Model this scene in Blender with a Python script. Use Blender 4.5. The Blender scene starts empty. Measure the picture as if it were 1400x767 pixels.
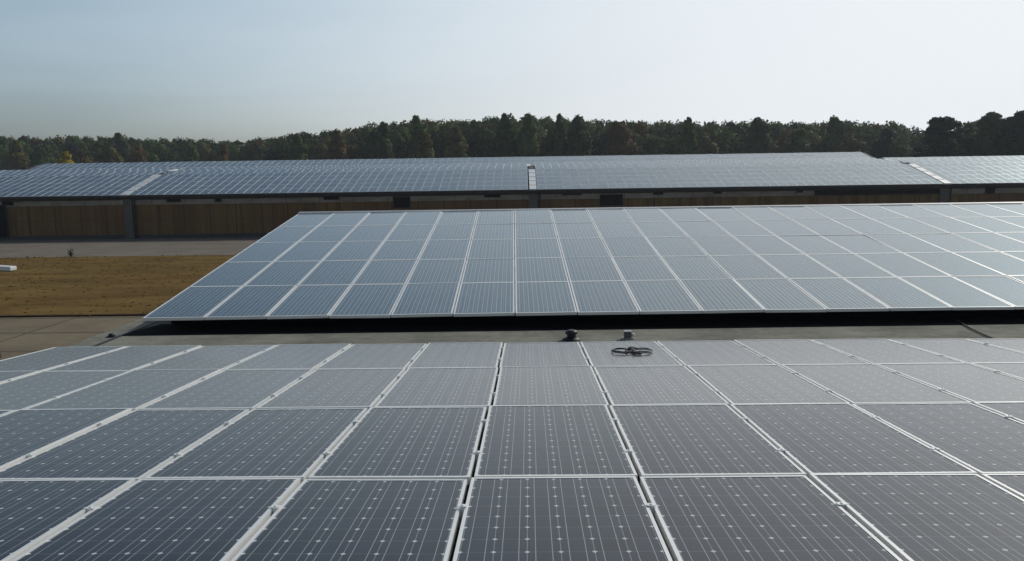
import bpy, bmesh, math, random
import numpy as np
from mathutils import Vector, Matrix
R = math.radians
random.seed(7)
rng = np.random.default_rng(11)
scene = bpy.context.scene
col = scene.collection

# ------------------------------------------------------------------ camera
CAM_Z = 5.4
F_PX = 1086.0
PITCH, YAW, ROLL = R(7.5), 0.0145, 0.0141
fw = Vector((-math.sin(YAW) * math.cos(PITCH), math.cos(YAW) * math.cos(PITCH), -math.sin(PITCH)))
r0 = Vector((math.cos(YAW), math.sin(YAW), 0))
u0 = r0.cross(fw)
rt = r0 * math.cos(ROLL) - u0 * math.sin(ROLL)
up = u0 * math.cos(ROLL) + r0 * math.sin(ROLL)
cam_d = bpy.data.cameras.new('camera')
cam = bpy.data.objects.new('camera', cam_d)
col.objects.link(cam)
cam_d.sensor_width = 36
cam_d.lens = 36 * F_PX / 1400
cam_d.clip_end = 6000
cam.matrix_world = Matrix(((rt.x, up.x, -fw.x, 0), (rt.y, up.y, -fw.y, 0), (rt.z, up.z, -fw.z, CAM_Z), (0, 0, 0, 1)))
scene.camera = cam


def ray(px, py):
    return fw + rt * ((px - 700) / F_PX) - up * ((py - 383.5) / F_PX)


def at_y(px, py, Y):
    d = ray(px, py)
    p = d * (Y / d.y)
    return Vector((p.x, p.y, p.z + CAM_Z))


def to_px(p):
    q = p - Vector((0, 0, CAM_Z))
    d = q.dot(fw)
    return 700 + F_PX * q.dot(rt) / d, 383.5 - F_PX * q.dot(up) / d, d


# ------------------------------------------------------------------ light
SUN_EL, SUN_AZ = R(35), R(46)          # azimuth measured from +Y towards +X
w = bpy.data.worlds.new('World')
scene.world = w
w.use_nodes = True
nt = w.node_tree
nt.nodes.clear()
sky = nt.nodes.new('ShaderNodeTexSky')
sky.sky_type = 'NISHITA'
sky.sun_disc = False
sky.sun_elevation = SUN_EL
sky.sun_rotation = SUN_AZ
sky.air_density = 1.0
sky.dust_density = 2.5
sky.ozone_density = 1.0
sky.altitude = 100
bg = nt.nodes.new('ShaderNodeBackground')
bg.inputs['Strength'].default_value = 0.1
wo = nt.nodes.new('ShaderNodeOutputWorld')
hs = nt.nodes.new('ShaderNodeHueSaturation')      # a hazy, nearly colourless autumn sky
hs.inputs['Saturation'].default_value = 0.29
hs.inputs['Hue'].default_value = 0.485
nt.links.new(sky.outputs[0], hs.inputs['Color'])
def vm(op, a, b):                                    # the glow round the sun rolls off softly, via an added tone curve
    x = nt.nodes.new('ShaderNodeVectorMath')
    x.operation = op
    for i, v in enumerate((a, b)):
        if isinstance(v, bpy.types.NodeSocket): nt.links.new(v, x.inputs[i])
        else: x.inputs[i].default_value = v
    return x.outputs[0]
SKY_GAIN = 0.29
SKY_G, SKY_K, SKY_MAX = 4.2, 2.5, 9.2
tc_ = nt.nodes.new('ShaderNodeTexCoord')
sp_ = nt.nodes.new('ShaderNodeSeparateXYZ')
nt.links.new(tc_.outputs['Generated'], sp_.inputs[0])
def sm(op, a, b):
    x = nt.nodes.new('ShaderNodeMath')
    x.operation = op
    for i, v in enumerate((a, b)):
        if isinstance(v, bpy.types.NodeSocket): nt.links.new(v, x.inputs[i])
        else: x.inputs[i].default_value = v
    return x.outputs[0]
band = sm('MULTIPLY', sm('POWER', sm('SUBTRACT', 1.0, sm('ABSOLUTE', sp_.outputs[2], 0)), 20.0), 0.30)   # ground haze along the horizon
mp_ = nt.nodes.new('ShaderNodeMapping')
mp_.inputs['Scale'].default_value = (2.2, 2.2, 14.0)
nt.links.new(tc_.outputs['Generated'], mp_.inputs[0])
nz_ = nt.nodes.new('ShaderNodeTexNoise')
nz_.inputs['Scale'].default_value = 1.6
nz_.inputs['Detail'].default_value = 5
nt.links.new(mp_.outputs[0], nz_.inputs['Vector'])
veil = sm('MULTIPLY', sm('SUBTRACT', nz_.outputs[0], 0.5), 0.13)                                     # faint thin cloud
cmb = nt.nodes.new('ShaderNodeCombineXYZ')
hz_ = sm('ADD', band, veil)
for i in range(3): nt.links.new(hz_, cmb.inputs[i])
sx_ = vm('POWER', vm('ADD', vm('MULTIPLY', hs.outputs[0], (SKY_GAIN * 0.975, SKY_GAIN, SKY_GAIN * 1.02)), cmb.outputs[0]), (SKY_G,) * 3)
sky_c = vm('MULTIPLY', vm('DIVIDE', sx_, vm('ADD', sx_, (SKY_K,) * 3)), (SKY_MAX * 0.955, SKY_MAX, SKY_MAX * 1.045))
nt.links.new(sky_c, bg.inputs[0])
nt.links.new(bg.outputs[0], wo.inputs[0])
sd = bpy.data.lights.new('sun', 'SUN')
sd.energy = 2.2
sd.angle = R(0.5)
sd.color = (1.0, 0.95, 0.87)
sun = bpy.data.objects.new('sun', sd)
col.objects.link(sun)
sv = Vector((math.sin(SUN_AZ) * math.cos(SUN_EL), math.cos(SUN_AZ) * math.cos(SUN_EL), math.sin(SUN_EL)))
sun.rotation_euler = sv.to_track_quat('Z', 'Y').to_euler()
sun.location = (20, 20, 40)
vs = scene.view_settings
vs.view_transform = 'Standard'
vs.look = 'None'
vs.exposure = 0.0
vs.gamma = 1.0
vs.use_curve_mapping = False


# ------------------------------------------------------------------ node helpers
class N:
    def __init__(self, name):
        self.m = bpy.data.materials.new(name)
        self.m.use_nodes = True
        self.t = self.m.node_tree
        self.t.nodes.clear()
        self.out = self.t.nodes.new('ShaderNodeOutputMaterial')

    def n(self, typ, **kw):
        x = self.t.nodes.new(typ)
        for k, v in kw.items():
            setattr(x, k, v)
        return x

    def link(self, a, b):
        self.t.links.new(a, b)

    def put(self, sock, v):
        if hasattr(v, 'is_output') or isinstance(v, bpy.types.NodeSocket):
            self.link(v, sock)
        else:
            sock.default_value = v

    def math(self, op, a, b=0.0, c=None, clamp=False):
        x = self.n('ShaderNodeMath', operation=op)
        x.use_clamp = clamp
        self.put(x.inputs[0], a)
        self.put(x.inputs[1], b)
        if c is not None:
            self.put(x.inputs[2], c)
        return x.outputs[0]

    def mix(self, f, a, b):
        x = self.n('ShaderNodeMix', data_type='RGBA')
        self.put(x.inputs[0], f)
        self.put(x.inputs[6], a)
        self.put(x.inputs[7], b)
        return x.outputs[2]

    def ramp(self, f, stops):
        x = self.n('ShaderNodeValToRGB')
        el = x.color_ramp.elements
        while len(el) < len(stops):
            el.new(0.5)
        for e, (p, c) in zip(el, stops):
            e.position = p
            e.color = c
        self.put(x.inputs[0], f)
        return x.outputs[0]

    def coord(self, which='Object', scale=(1, 1, 1), loc=(0, 0, 0)):
        t = self.n('ShaderNodeTexCoord')
        m = self.n('ShaderNodeMapping')
        m.inputs['Scale'].default_value = scale
        m.inputs['Location'].default_value = loc
        self.link(t.outputs[which], m.inputs[0])
        return m.outputs[0]

    def noise(self, vec, scale, detail=4, rough=0.55):
        x = self.n('ShaderNodeTexNoise')
        self.link(vec, x.inputs['Vector'])
        x.inputs['Scale'].default_value = scale
        x.inputs['Detail'].default_value = detail
        x.inputs['Roughness'].default_value = rough
        return x.outputs[0]

    def pbr(self, color, rough=0.6, metal=0.0, normal=None, **kw):
        b = self.n('ShaderNodeBsdfPrincipled')
        if not hasattr(rough, 'is_output') and rough >= 0.88: b.inputs['Specular IOR Level'].default_value = 0.08
        self.put(b.inputs['Base Color'], color)
        self.put(b.inputs['Roughness'], rough)
        self.put(b.inputs['Metallic'], metal)
        for k, v in kw.items():
            self.put(b.inputs[k.replace('_', ' ')], v)
        if normal is not None:
            self.link(normal, b.inputs['Normal'])
        return b

    def bump(self, h, strength=0.3, dist=0.02):
        x = self.n('ShaderNodeBump')
        x.inputs['Strength'].default_value = strength
        x.inputs['Distance'].default_value = dist
        self.link(h, x.inputs['Height'])
        return x.outputs[0]

    def done(self, shader):
        self.link(shader, self.out.inputs[0])
        return self.m


def rgb(r, g, b):
    return (r, g, b, 1)


def simple(name, c, rough=0.6, metal=0.0, var=0.25, scale=6.0):
    k = N(name)
    nz = k.noise(k.coord('Object'), scale)
    a = rgb(*[x * (1 - var) for x in c])
    b = rgb(*[min(1, x * (1 + var)) for x in c])
    return k.done(k.pbr(k.mix(nz, a, b), rough, metal).outputs[0])


def cell_material(name, cell, dust, dust_amt, diamonds, rough, busbar, ior=1.45, bus_w=0.0125, film=0.06, tint=(0.86, 0.95, 1.0)):
    """glass over a 6 x 12 grid of silicon cells, UV 0..1 over the panel"""
    k = N(name)
    t = k.n('ShaderNodeTexCoord')
    s = k.n('ShaderNodeSeparateXYZ')
    k.link(t.outputs['UV'], s.inputs[0])
    u = k.math('MULTIPLY_ADD', s.outputs[0], 6 * 1.012, -0.036)
    v = k.math('MULTIPLY_ADD', s.outputs[1], 12 * 1.012, -0.072)
    fx = k.math('ABSOLUTE', k.math('SUBTRACT', k.math('FRACT', u), 0.5))
    fy = k.math('ABSOLUTE', k.math('SUBTRACT', k.math('FRACT', v), 0.5))
    gapx = k.math('GREATER_THAN', fx, 0.488)
    gapy = k.math('GREATER_THAN', fy, 0.490)
    if diamonds:
        dia = k.math('GREATER_THAN', k.math('ADD', fx, fy), 0.91)
    else:
        dia = k.math('GREATER_THAN', k.math('ADD', fx, fy), 0.97)
    sheet = k.math('MAXIMUM', dia, k.math('MAXIMUM', k.math('MULTIPLY', gapx, 0.4), k.math('MULTIPLY', gapy, 0.22)))
    bus = k.math('LESS_THAN', k.math('ABSOLUTE', k.math('SUBTRACT', fx, 0.25)), bus_w)
    oi = k.n('ShaderNodeObjectInfo')
    # cell to cell tone
    wn = k.n('ShaderNodeTexWhiteNoise', noise_dimensions='3D')
    cv = k.n('ShaderNodeCombineXYZ')
    k.link(k.math('FLOOR', u), cv.inputs[0])
    k.link(k.math('FLOOR', v), cv.inputs[1])
    k.link(oi.outputs['Random'], cv.inputs[2])
    k.link(cv.outputs[0], wn.inputs['Vector'])
    base = k.mix(wn.outputs[0], rgb(*[x * 0.75 for x in cell]), rgb(*[x * 1.3 for x in cell]))
    base = k.mix(k.math('MULTIPLY', bus, busbar), base, rgb(0.52, 0.53, 0.54))
    base = k.mix(sheet, base, rgb(0.50, 0.52, 0.53))
    # dust: patchy, heavier along the low edge, each panel its own amount
    g = k.n('ShaderNodeNewGeometry')
    nz = k.noise(g.outputs['Position'], 1.3, 6, 0.6)
    mp = k.n('ShaderNodeMapping')
    mp.inputs['Scale'].default_value = (3, 30, 3)
    k.link(g.outputs['Position'], mp.inputs[0])
    nz2 = k.noise(mp.outputs[0], 1.0, 4, 0.65)
    d = k.math('MULTIPLY', k.math('MULTIPLY_ADD', nz, 1.3, 0.35), dust_amt)
    d = k.math('MULTIPLY', d, k.math('MULTIPLY_ADD', oi.outputs['Random'], 0.45, 0.75))
    d = k.math('ADD', d, k.math('MULTIPLY', k.math('SUBTRACT', nz2, 0.55, clamp=True), dust_amt * 1.2))
    vv = k.math('ABSOLUTE', k.math('SUBTRACT', s.outputs[1], 0.5))
    rim = k.math('MULTIPLY', k.math('SUBTRACT', vv, 0.475, clamp=True), 6.0)
    d = k.math('ADD', d, k.math('MULTIPLY', rim, nz), clamp=True)
    base = k.mix(d, base, rgb(*dust))
    rg = k.math('MULTIPLY_ADD', nz, 0.10, rough - 0.05)
    b = k.pbr(base, rg)
    b.inputs['IOR'].default_value = ior
    b.inputs['Specular Tint'].default_value = rgb(*tint)
    # a thin film of dust throws a broad sheen towards the sun
    gl = k.n('ShaderNodeBsdfGlossy')
    gl.inputs['Color'].default_value = rgb(*[0.97 * x for x in tint])
    gl.inputs['Roughness'].default_value = 0.5
    mx = k.n('ShaderNodeMixShader')
    mx.inputs[0].default_value = film
    k.link(b.outputs[0], mx.inputs[1])
    k.link(gl.outputs[0], mx.inputs[2])
    return k.done(mx.outputs[0])


M = {}
M['cell_fg'] = cell_material('foreground_cells', (0.009, 0.012, 0.022), (0.36, 0.35, 0.31), 0.004, True, 0.10, 0.55, 1.24, 0.0125, 0.038, (0.95, 0.98, 1.0))
M['cell_fg_dusty'] = cell_material('foreground_cells_dusty', (0.014, 0.018, 0.026), (0.36, 0.35, 0.31), 0.14, True, 0.17, 0.6, 1.40, 0.0125, 0.06, (0.98, 0.98, 0.98))
M['cell_mid'] = cell_material('middle_cells', (0.010, 0.030, 0.052), (0.33, 0.39, 0.42), 0.05, False, 0.13, 0.6, 1.58, 0.032, 0.06, (0.74, 0.94, 1.0))
M['cell_far'] = cell_material('distant_cells', (0.010, 0.034, 0.065), (0.33, 0.39, 0.42), 0.06, False, 0.15, 0.3, 1.58, 0.0125, 0.06, (0.74, 0.94, 1.0))
M['frame'] = simple('anodised_frame', (0.83, 0.83, 0.81), 0.40, 0.35, 0.08, 3)
M['steel'] = simple('galvanised_rail', (0.42, 0.43, 0.44), 0.5, 0.7, 0.2, 8)
M['rubber'] = simple('black_rubber', (0.018, 0.018, 0.02), 0.55, 0.0, 0.3, 30)
M['dark_metal'] = simple('dark_metal', (0.03, 0.03, 0.034), 0.45, 0.4, 0.3, 20)
M['grey_plastic'] = simple('grey_box', (0.10, 0.10, 0.10), 0.5, 0.0, 0.25, 25)
M['white_plastic'] = simple('white_plastic', (0.62, 0.62, 0.59), 0.4, 0.0, 0.06, 10)
M['rust'] = simple('rusty_iron', (0.13, 0.06, 0.035), 0.8, 0.2, 0.4, 30)
M['white_sheet'] = simple('pale_roof_sheet', (0.74, 0.74, 0.73), 0.35, 0.3, 0.1, 4)
M['gutter'] = simple('dark_gutter', (0.028, 0.031, 0.036), 0.5, 0.3, 0.25, 4)
M['pilaster'] = simple('grey_render', (0.125, 0.112, 0.10), 0.9, 0.0, 0.25, 1.5)
M['void'] = simple('dark_pane', (0.008, 0.008, 0.009), 0.95, 0.0, 0.3, 3)
M['mat'] = simple('shade_black', (0.010, 0.010, 0.012), 0.95, 0.0, 0.3, 12)  # near-black that paints in the shade under the middle array
M['kerb'] = simple('dirty_kerb', (0.05, 0.036, 0.025), 0.9, 0.0, 0.4, 1.5)
M['hall_roof'] = simple('roof_felt_dark', (0.06, 0.062, 0.066), 0.85, 0.0, 0.25, 2)
M['bark'] = simple('bark', (0.075, 0.058, 0.042), 0.9, 0.0, 0.35, 4)

# roof felt of the near hall
k = N('bitumen_roof')
c = k.coord('Object')
n1 = k.noise(c, 0.9, 6, 0.62)
n2 = k.noise(c, 9.0, 5, 0.7)
n3 = k.noise(k.coord('Object', (0.5, 3.0, 1)), 1.2, 4, 0.6)
cc = k.ramp(k.math('ADD', k.math('MULTIPLY', n1, 0.6), k.math('MULTIPLY', n2, 0.4)),
            [(0.32, rgb(0.11, 0.112, 0.095)), (0.5, rgb(0.215, 0.213, 0.18)), (0.68, rgb(0.32, 0.31, 0.262))])
cc = k.mix(k.math('MULTIPLY', k.math('SUBTRACT', n3, 0.5, clamp=True), 2.0, clamp=True), cc, rgb(0.10, 0.095, 0.07))
M['felt'] = k.done(k.pbr(cc, 0.88, normal=k.bump(n2, 0.4, 0.01)).outputs[0])

# concrete band
k = N('concrete_band')
c = k.coord('Object')
n1 = k.noise(k.coord('Object', (0.5, 1, 2)), 1.2, 5, 0.65)
br = k.n('ShaderNodeTexBrick')
br.offset = 0
k.link(k.coord('Object', (1, 1, 1)), br.inputs['Vector'])
sx = k.n('ShaderNodeSeparateXYZ')
k.link(c, sx.inputs[0])
jn = k.math('LESS_THAN', k.math('FRACT', k.math('DIVIDE', sx.outputs[0], 3.2)), 0.012)
cc = k.ramp(n1, [(0.3, rgb(0.18, 0.155, 0.125)), (0.7, rgb(0.36, 0.32, 0.265))])
k.t.nodes.remove(br)
M['band'] = k.done(k.pbr(k.mix(jn, cc, rgb(0.06, 0.055, 0.05)), 0.9).outputs[0])

# brown timber boarding of the far hall
k = N('brown_boarding')
c = k.coord('Object')
sx = k.n('ShaderNodeSeparateXYZ')
k.link(c, sx.inputs[0])
bid = k.math('FLOOR', k.math('ADD', k.math('DIVIDE', sx.outputs[0], 0.34), k.math('MULTIPLY', k.noise(k.coord('Object', (0.9, 0, 0)), 1.0, 2), 2.2)))
zid = k.math('FLOOR', k.math('DIVIDE', sx.outputs[2], 30.0))
wn = k.n('ShaderNodeTexWhiteNoise', noise_dimensions='2D')
cv = k.n('ShaderNodeCombineXYZ')
k.link(bid, cv.inputs[0])
k.link(zid, cv.inputs[1])
k.link(cv.outputs[0], wn.inputs['Vector'])
n1 = k.noise(k.coord('Object', (6, 1, 0.4)), 1.0, 4, 0.6)
n2 = k.noise(k.coord('Object', (0.12, 1, 0.3)), 1.0, 3, 0.5)
cc = k.ramp(k.math('MULTIPLY_ADD', wn.outputs[0], 0.3, k.math('MULTIPLY', n1, 0.7)),
            [(0.25, rgb(0.09, 0.045, 0.014)), (0.5, rgb(0.155, 0.085, 0.025)), (0.75, rgb(0.20, 0.125, 0.04))])
cc = k.mix(k.math('MULTIPLY', k.math('SUBTRACT', n2, 0.45, clamp=True), 3.0, clamp=True), cc, rgb(0.145, 0.058, 0.022))
gx = k.math('LESS_THAN', k.math('FRACT', k.math('DIVIDE', sx.outputs[0], 2.48)), 0.03)
gz = k.math('MULTIPLY', k.math('LESS_THAN', k.math('FRACT', k.math('DIVIDE', sx.outputs[2], 1.7)), 0.03), 0.35)
cc = k.mix(k.math('MAXIMUM', gx, gz), cc, rgb(0.03, 0.02, 0.014))
M['boards'] = k.done(k.pbr(cc, 0.85).outputs[0])

# ground materials
k = N('dry_ground')
c = k.coord('Object')
n1 = k.noise(c, 0.05, 6, 0.6)
cc = k.ramp(n1, [(0.3, rgb(0.07, 0.062, 0.03)), (0.7, rgb(0.15, 0.11, 0.055))])
M['ground'] = k.done(k.pbr(cc, 0.95).outputs[0])

k = N('dry_grass_soil')
n1 = k.noise(k.coord('Object', (0.15, 0.5, 1)), 1.0, 6, 0.68)
n2 = k.noise(k.coord('Object', (1.2, 2.2, 1)), 1.0, 5, 0.7)
n3 = k.noise(k.coord('Object', (0.06, 0.14, 1), (3, 7, 0)), 1.0, 4, 0.6)
f = k.math('ADD', k.math('MULTIPLY', n1, 0.75), k.math('MULTIPLY', n2, 0.25))
cc = k.ramp(f, [(0.33, rgb(0.068, 0.042, 0.011)), (0.48, rgb(0.130, 0.082, 0.022)), (0.66, rgb(0.20, 0.128, 0.040))])
cc = k.mix(k.math('MULTIPLY', k.math('SUBTRACT', n3, 0.48, clamp=True), 3.0, clamp=True), cc, rgb(0.125, 0.06, 0.02))
M['grass_soil'] = k.done(k.pbr(cc, 0.95, normal=k.bump(n2, 0.7, 0.08)).outputs[0])
k = N('dry_grass_blades')
oi = k.n('ShaderNodeNewGeometry')
n2 = k.noise(oi.outputs['Position'], 1.5, 3)
cc = k.ramp(n2, [(0.3, rgb(0.11, 0.066, 0.011)), (0.7, rgb(0.20, 0.124, 0.028))])
p_ = k.pbr(cc, 0.9)
tr = k.n('ShaderNodeBsdfTranslucent')
k.link(cc, tr.inputs['Color'])
mx = k.n('ShaderNodeMixShader')
mx.inputs[0].default_value = 0.8
k.link(p_.outputs[0], mx.inputs[1])
k.link(tr.outputs[0], mx.inputs[2])
M['blades'] = k.done(mx.outputs[0])

def slab_material(name, a, b, joint, sx_, sy_, jw):
    k = N(name)
    c = k.coord('Object')
    s = k.n('ShaderNodeSeparateXYZ')
    k.link(c, s.inputs[0])
    n1 = k.noise(c, 0.35, 6, 0.62)
    n2 = k.noise(k.coord('Object', (1, 2, 1)), 2.2, 5, 0.7)
    cc = k.ramp(k.math('ADD', k.math('MULTIPLY', n1, 0.6), k.math('MULTIPLY', n2, 0.4)), [(0.32, a), (0.68, b)])
    wob = k.math('MULTIPLY', k.math('SUBTRACT', k.noise(c, 0.9, 3), 0.5), 0.12)
    jx = k.math('LESS_THAN', k.math('FRACT', k.math('DIVIDE', k.math('ADD', s.outputs[0], wob), sx_)), jw / sx_)
    jy = k.math('LESS_THAN', k.math('FRACT', k.math('DIVIDE', k.math('ADD', s.outputs[1], wob), sy_)), jw * 2 / sy_)
    jj = k.math('MULTIPLY', k.math('MAXIMUM', jx, jy), k.math('MULTIPLY_ADD', n1, 1.0, 0.1, clamp=True))
    cc = k.mix(jj, cc, joint)
    return k.done(k.pbr(cc, 0.9, normal=k.bump(n2, 0.3, 0.01)).outputs[0])

M['paving'] = slab_material('concrete_slabs', rgb(0.135, 0.109, 0.074), rgb(0.235, 0.198, 0.14), rgb(0.05, 0.045, 0.035), 6.0, 3.1, 0.10)
M['road'] = slab_material('concrete_road', rgb(0.135, 0.115, 0.095), rgb(0.22, 0.195, 0.165), rgb(0.09, 0.08, 0.065), 7.5, 9.0, 0.10)

def leaf_material(name, a, b):
    k = N(name)
    g = k.n('ShaderNodeNewGeometry')
    n1 = k.noise(g.outputs['Position'], 0.45, 4, 0.6)
    cc = k.ramp(n1, [(0.32, rgb(*a)), (0.68, rgb(*b))])
    p = k.pbr(cc, 0.75)
    p.inputs['Specular IOR Level'].default_value = 0.1
    tr = k.n('ShaderNodeBsdfTranslucent')
    k.link(cc, tr.inputs['Color'])
    mx = k.n('ShaderNodeMixShader')
    mx.inputs[0].default_value = 0.25
    k.link(p.outputs[0], mx.inputs[1])
    k.link(tr.outputs[0], mx.inputs[2])
    return k.done(mx.outputs[0])

LEAF = {
    'dark': leaf_material('leaves_dark_green', (0.024, 0.050, 0.012), (0.058, 0.098, 0.026)),
    'mid': leaf_material('leaves_mid_green', (0.042, 0.074, 0.014), (0.104, 0.152, 0.036)),
    'olive': leaf_material('leaves_olive', (0.070, 0.070, 0.016), (0.150, 0.140, 0.034)),
    'rust': leaf_material('leaves_rusty', (0.075, 0.048, 0.012), (0.150, 0.096, 0.022)),
    'yellow': leaf_material('leaves_yellow', (0.26, 0.21, 0.012), (0.46, 0.37, 0.02)),
    'pine': leaf_material('needles_blackish', (0.010, 0.020, 0.012), (0.024, 0.042, 0.022)),
}


# ------------------------------------------------------------------ mesh helpers
def props(o, label=None, cat=None, group=None, kind=None):
    if label: o['label'] = label
    if cat: o['category'] = cat
    if group: o['group'] = group
    if kind: o['kind'] = kind
    return o


def empty(name, loc=(0, 0, 0), rot=(0, 0, 0)):
    o = bpy.data.objects.new(name, None)
    o.empty_display_size = 0.2
    o.location = loc
    o.rotation_euler = rot
    col.objects.link(o)
    return o


class MB:
    def __init__(self):
        self.bm = bmesh.new()

    def box(self, x0, x1, y0, y1, z0, z1, mi=0, mat=None):
        vs_ = [self.bm.verts.new((x, y, z)) for x in (x0, x1) for y in (y0, y1) for z in (z0, z1)]
        if mat is not None:
            for v in vs_: v.co = mat @ v.co
        for f in ((0, 1, 3, 2), (4, 6, 7, 5), (0, 4, 5, 1), (2, 3, 7, 6), (0, 2, 6, 4), (1, 5, 7, 3)):
            fa = self.bm.faces.new([vs_[i] for i in f])
            fa.material_index = mi
        return self

    def prism(self, prof, x0, x1, mi=0):
        """profile of (y, z) points extruded along x"""
        a = [self.bm.verts.new((x0, y, z)) for y, z in prof]
        b = [self.bm.verts.new((x1, y, z)) for y, z in prof]
        n = len(prof)
        fs = [self.bm.faces.new(a), self.bm.faces.new(b[::-1])]
        for i in range(n):
            fs.append(self.bm.faces.new((a[i], b[i], b[(i + 1) % n], a[(i + 1) % n])))
        for f in fs: f.material_index = mi
        bmesh.ops.recalc_face_normals(self.bm, faces=fs)
        return self

    def lathe(self, prof, n=20, c=(0, 0, 0), mi=0, smooth=True):
        rings = []
        for r_, z in prof:
            rings.append([self.bm.verts.new((c[0] + r_ * math.cos(2 * math.pi * i / n), c[1] + r_ * math.sin(2 * math.pi * i / n), c[2] + z)) for i in range(n)])
        for a, b in zip(rings, rings[1:]):
            for i in range(n):
                f = self.bm.faces.new((a[i], a[(i + 1) % n], b[(i + 1) % n], b[i]))
                f.smooth = smooth
                f.material_index = mi
        self.bm.faces.new(rings[0][::-1]).material_index = mi
        self.bm.faces.new(rings[-1]).material_index = mi
        return self

    def tube(self, pts, rad, n=8, closed=False, mi=0):
        pts = [Vector(p) for p in pts]
        rings = []
        L = len(pts)
        for i, p in enumerate(pts):
            if closed:
                d = pts[(i + 1) % L] - pts[i - 1]
            else:
                d = pts[min(i + 1, L - 1)] - pts[max(i - 1, 0)]
            d.normalize()
            a = d.cross(Vector((0, 0, 1)))
            if a.length < 1e-3: a = Vector((1, 0, 0))
            a.normalize()
            b = a.cross(d)
            rr = rad[i] if isinstance(rad, (list, tuple)) else rad
            rings.append([self.bm.verts.new(p + a * rr * math.cos(2 * math.pi * j / n) + b * rr * math.sin(2 * math.pi * j / n)) for j in range(n)])
        rng_ = range(L) if closed else range(L - 1)
        for i in rng_:
            A, B = rings[i], rings[(i + 1) % L]
            for j in range(n):
                f = self.bm.faces.new((A[j], A[(j + 1) % n], B[(j + 1) % n], B[j]))
                f.smooth = True
                f.material_index = mi
        if not closed:
            self.bm.faces.new(rings[0][::-1]).material_index = mi
            self.bm.faces.new(rings[-1]).material_index = mi
        return self

    def mesh(self, name, mats, bevel=0.0):
        if bevel:
            bmesh.ops.bevel(self.bm, geom=self.bm.edges[:], offset=bevel, segments=2, affect='EDGES', profile=0.5)
        bmesh.ops.recalc_face_normals(self.bm, faces=self.bm.faces[:])
        me = bpy.data.meshes.new(name)
        self.bm.to_mesh(me)
        self.bm.free()
        for m in (mats if isinstance(mats, (list, tuple)) else [mats]):
            me.materials.append(m)
        return me

    def build(self, name, mats, parent=None, bevel=0.0, loc=None, rot=None):
        return put(name, self.mesh(name, mats, bevel), parent, loc, rot)


def put(name, me, parent=None, loc=None, rot=None):
    o = bpy.data.objects.new(name, me)
    col.objects.link(o)
    if parent: o.parent = parent
    if loc is not None: o.location = loc
    if rot is not None: o.rotation_euler = rot
    return o


def sheet(name, x0, x1, y0, y1, z, mat, nx=1, ny=1):
    bm = bmesh.new()
    g = [[bm.verts.new((x0 + (x1 - x0) * i / nx, y0 + (y1 - y0) * j / ny, z)) for j in range(ny + 1)] for i in range(nx + 1)]
    for i in range(nx):
        for j in range(ny):
            bm.faces.new((g[i][j], g[i + 1][j], g[i + 1][j + 1], g[i][j + 1]))
    me = bpy.data.meshes.new(name)
    bm.to_mesh(me)
    bm.free()
    me.materials.append(mat)
    o = put(name, me)
    o['kind'] = 'structure'
    return o


def ordinal(n):
    w_ = ['zeroth', 'first', 'second', 'third', 'fourth', 'fifth', 'sixth', 'seventh', 'eighth', 'ninth', 'tenth', 'eleventh', 'twelfth',
          'thirteenth', 'fourteenth', 'fifteenth', 'sixteenth', 'seventeenth', 'eighteenth', 'nineteenth', 'twentieth']
    if n < len(w_): return w_[n]
    return str(n) + ({1: 'st', 2: 'nd', 3: 'rd'}.get(n % 10, 'th') if n % 100 not in (11, 12, 13) else 'th')


# ------------------------------------------------------------------ the ground
sheet('ground', -2500, 2500, -400, 3500, 0.0, M['ground'])
sheet('paving', -60, 60, -14, 31.4, 0.012, M['paving'])
sheet('grass_field', -90, 90, 31.4, 57.0, 0.008, M['grass_soil'], 60, 20)
sheet('road', -120, 120, 57.0, 75.3, 0.016, M['road'])
MB().box(-60, 60, 31.4, 31.55, -0.05, 0.075).build('kerb', M['kerb'])['kind'] = 'structure'

# dry grass tufts standing on the field: blades, uncountable
nb = 5000
px_ = rng.uniform(-48, 3, nb)
py_ = 31.6 + 25.2 * rng.random(nb) ** 0.9
edge = rng.random(nb) < 0.05
py_[edge] = np.where(rng.random(edge.sum()) < 0.6, 31.6, 56.9) + rng.normal(0, 0.18, edge.sum())
hh = rng.uniform(0.02, 0.06, nb) * (1 + 1.2 * edge)
an = rng.uniform(0, math.pi, nb)
wd = rng.uniform(0.05, 0.16, nb)
lx, ly = rng.normal(0, 0.06, nb), rng.normal(0, 0.06, nb)
V = np.empty((nb, 3, 3))
V[:, 0] = np.stack([px_ - np.cos(an) * wd, py_ - np.sin(an) * wd, np.zeros(nb)], -1)
V[:, 1] = np.stack([px_ + np.cos(an) * wd, py_ + np.sin(an) * wd, np.zeros(nb)], -1)
V[:, 2] = np.stack([px_ + lx, py_ + ly, hh], -1)
me = bpy.data.meshes.new('dry_grass')
me.from_pydata(V.reshape(-1, 3).tolist(), [], np.arange(nb * 3).reshape(-1, 3).tolist())
me.materials.append(M['blades'])
props(put('dry_grass', me), 'short dry golden grass on the field beyond the roof', None, None, 'stuff')


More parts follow.
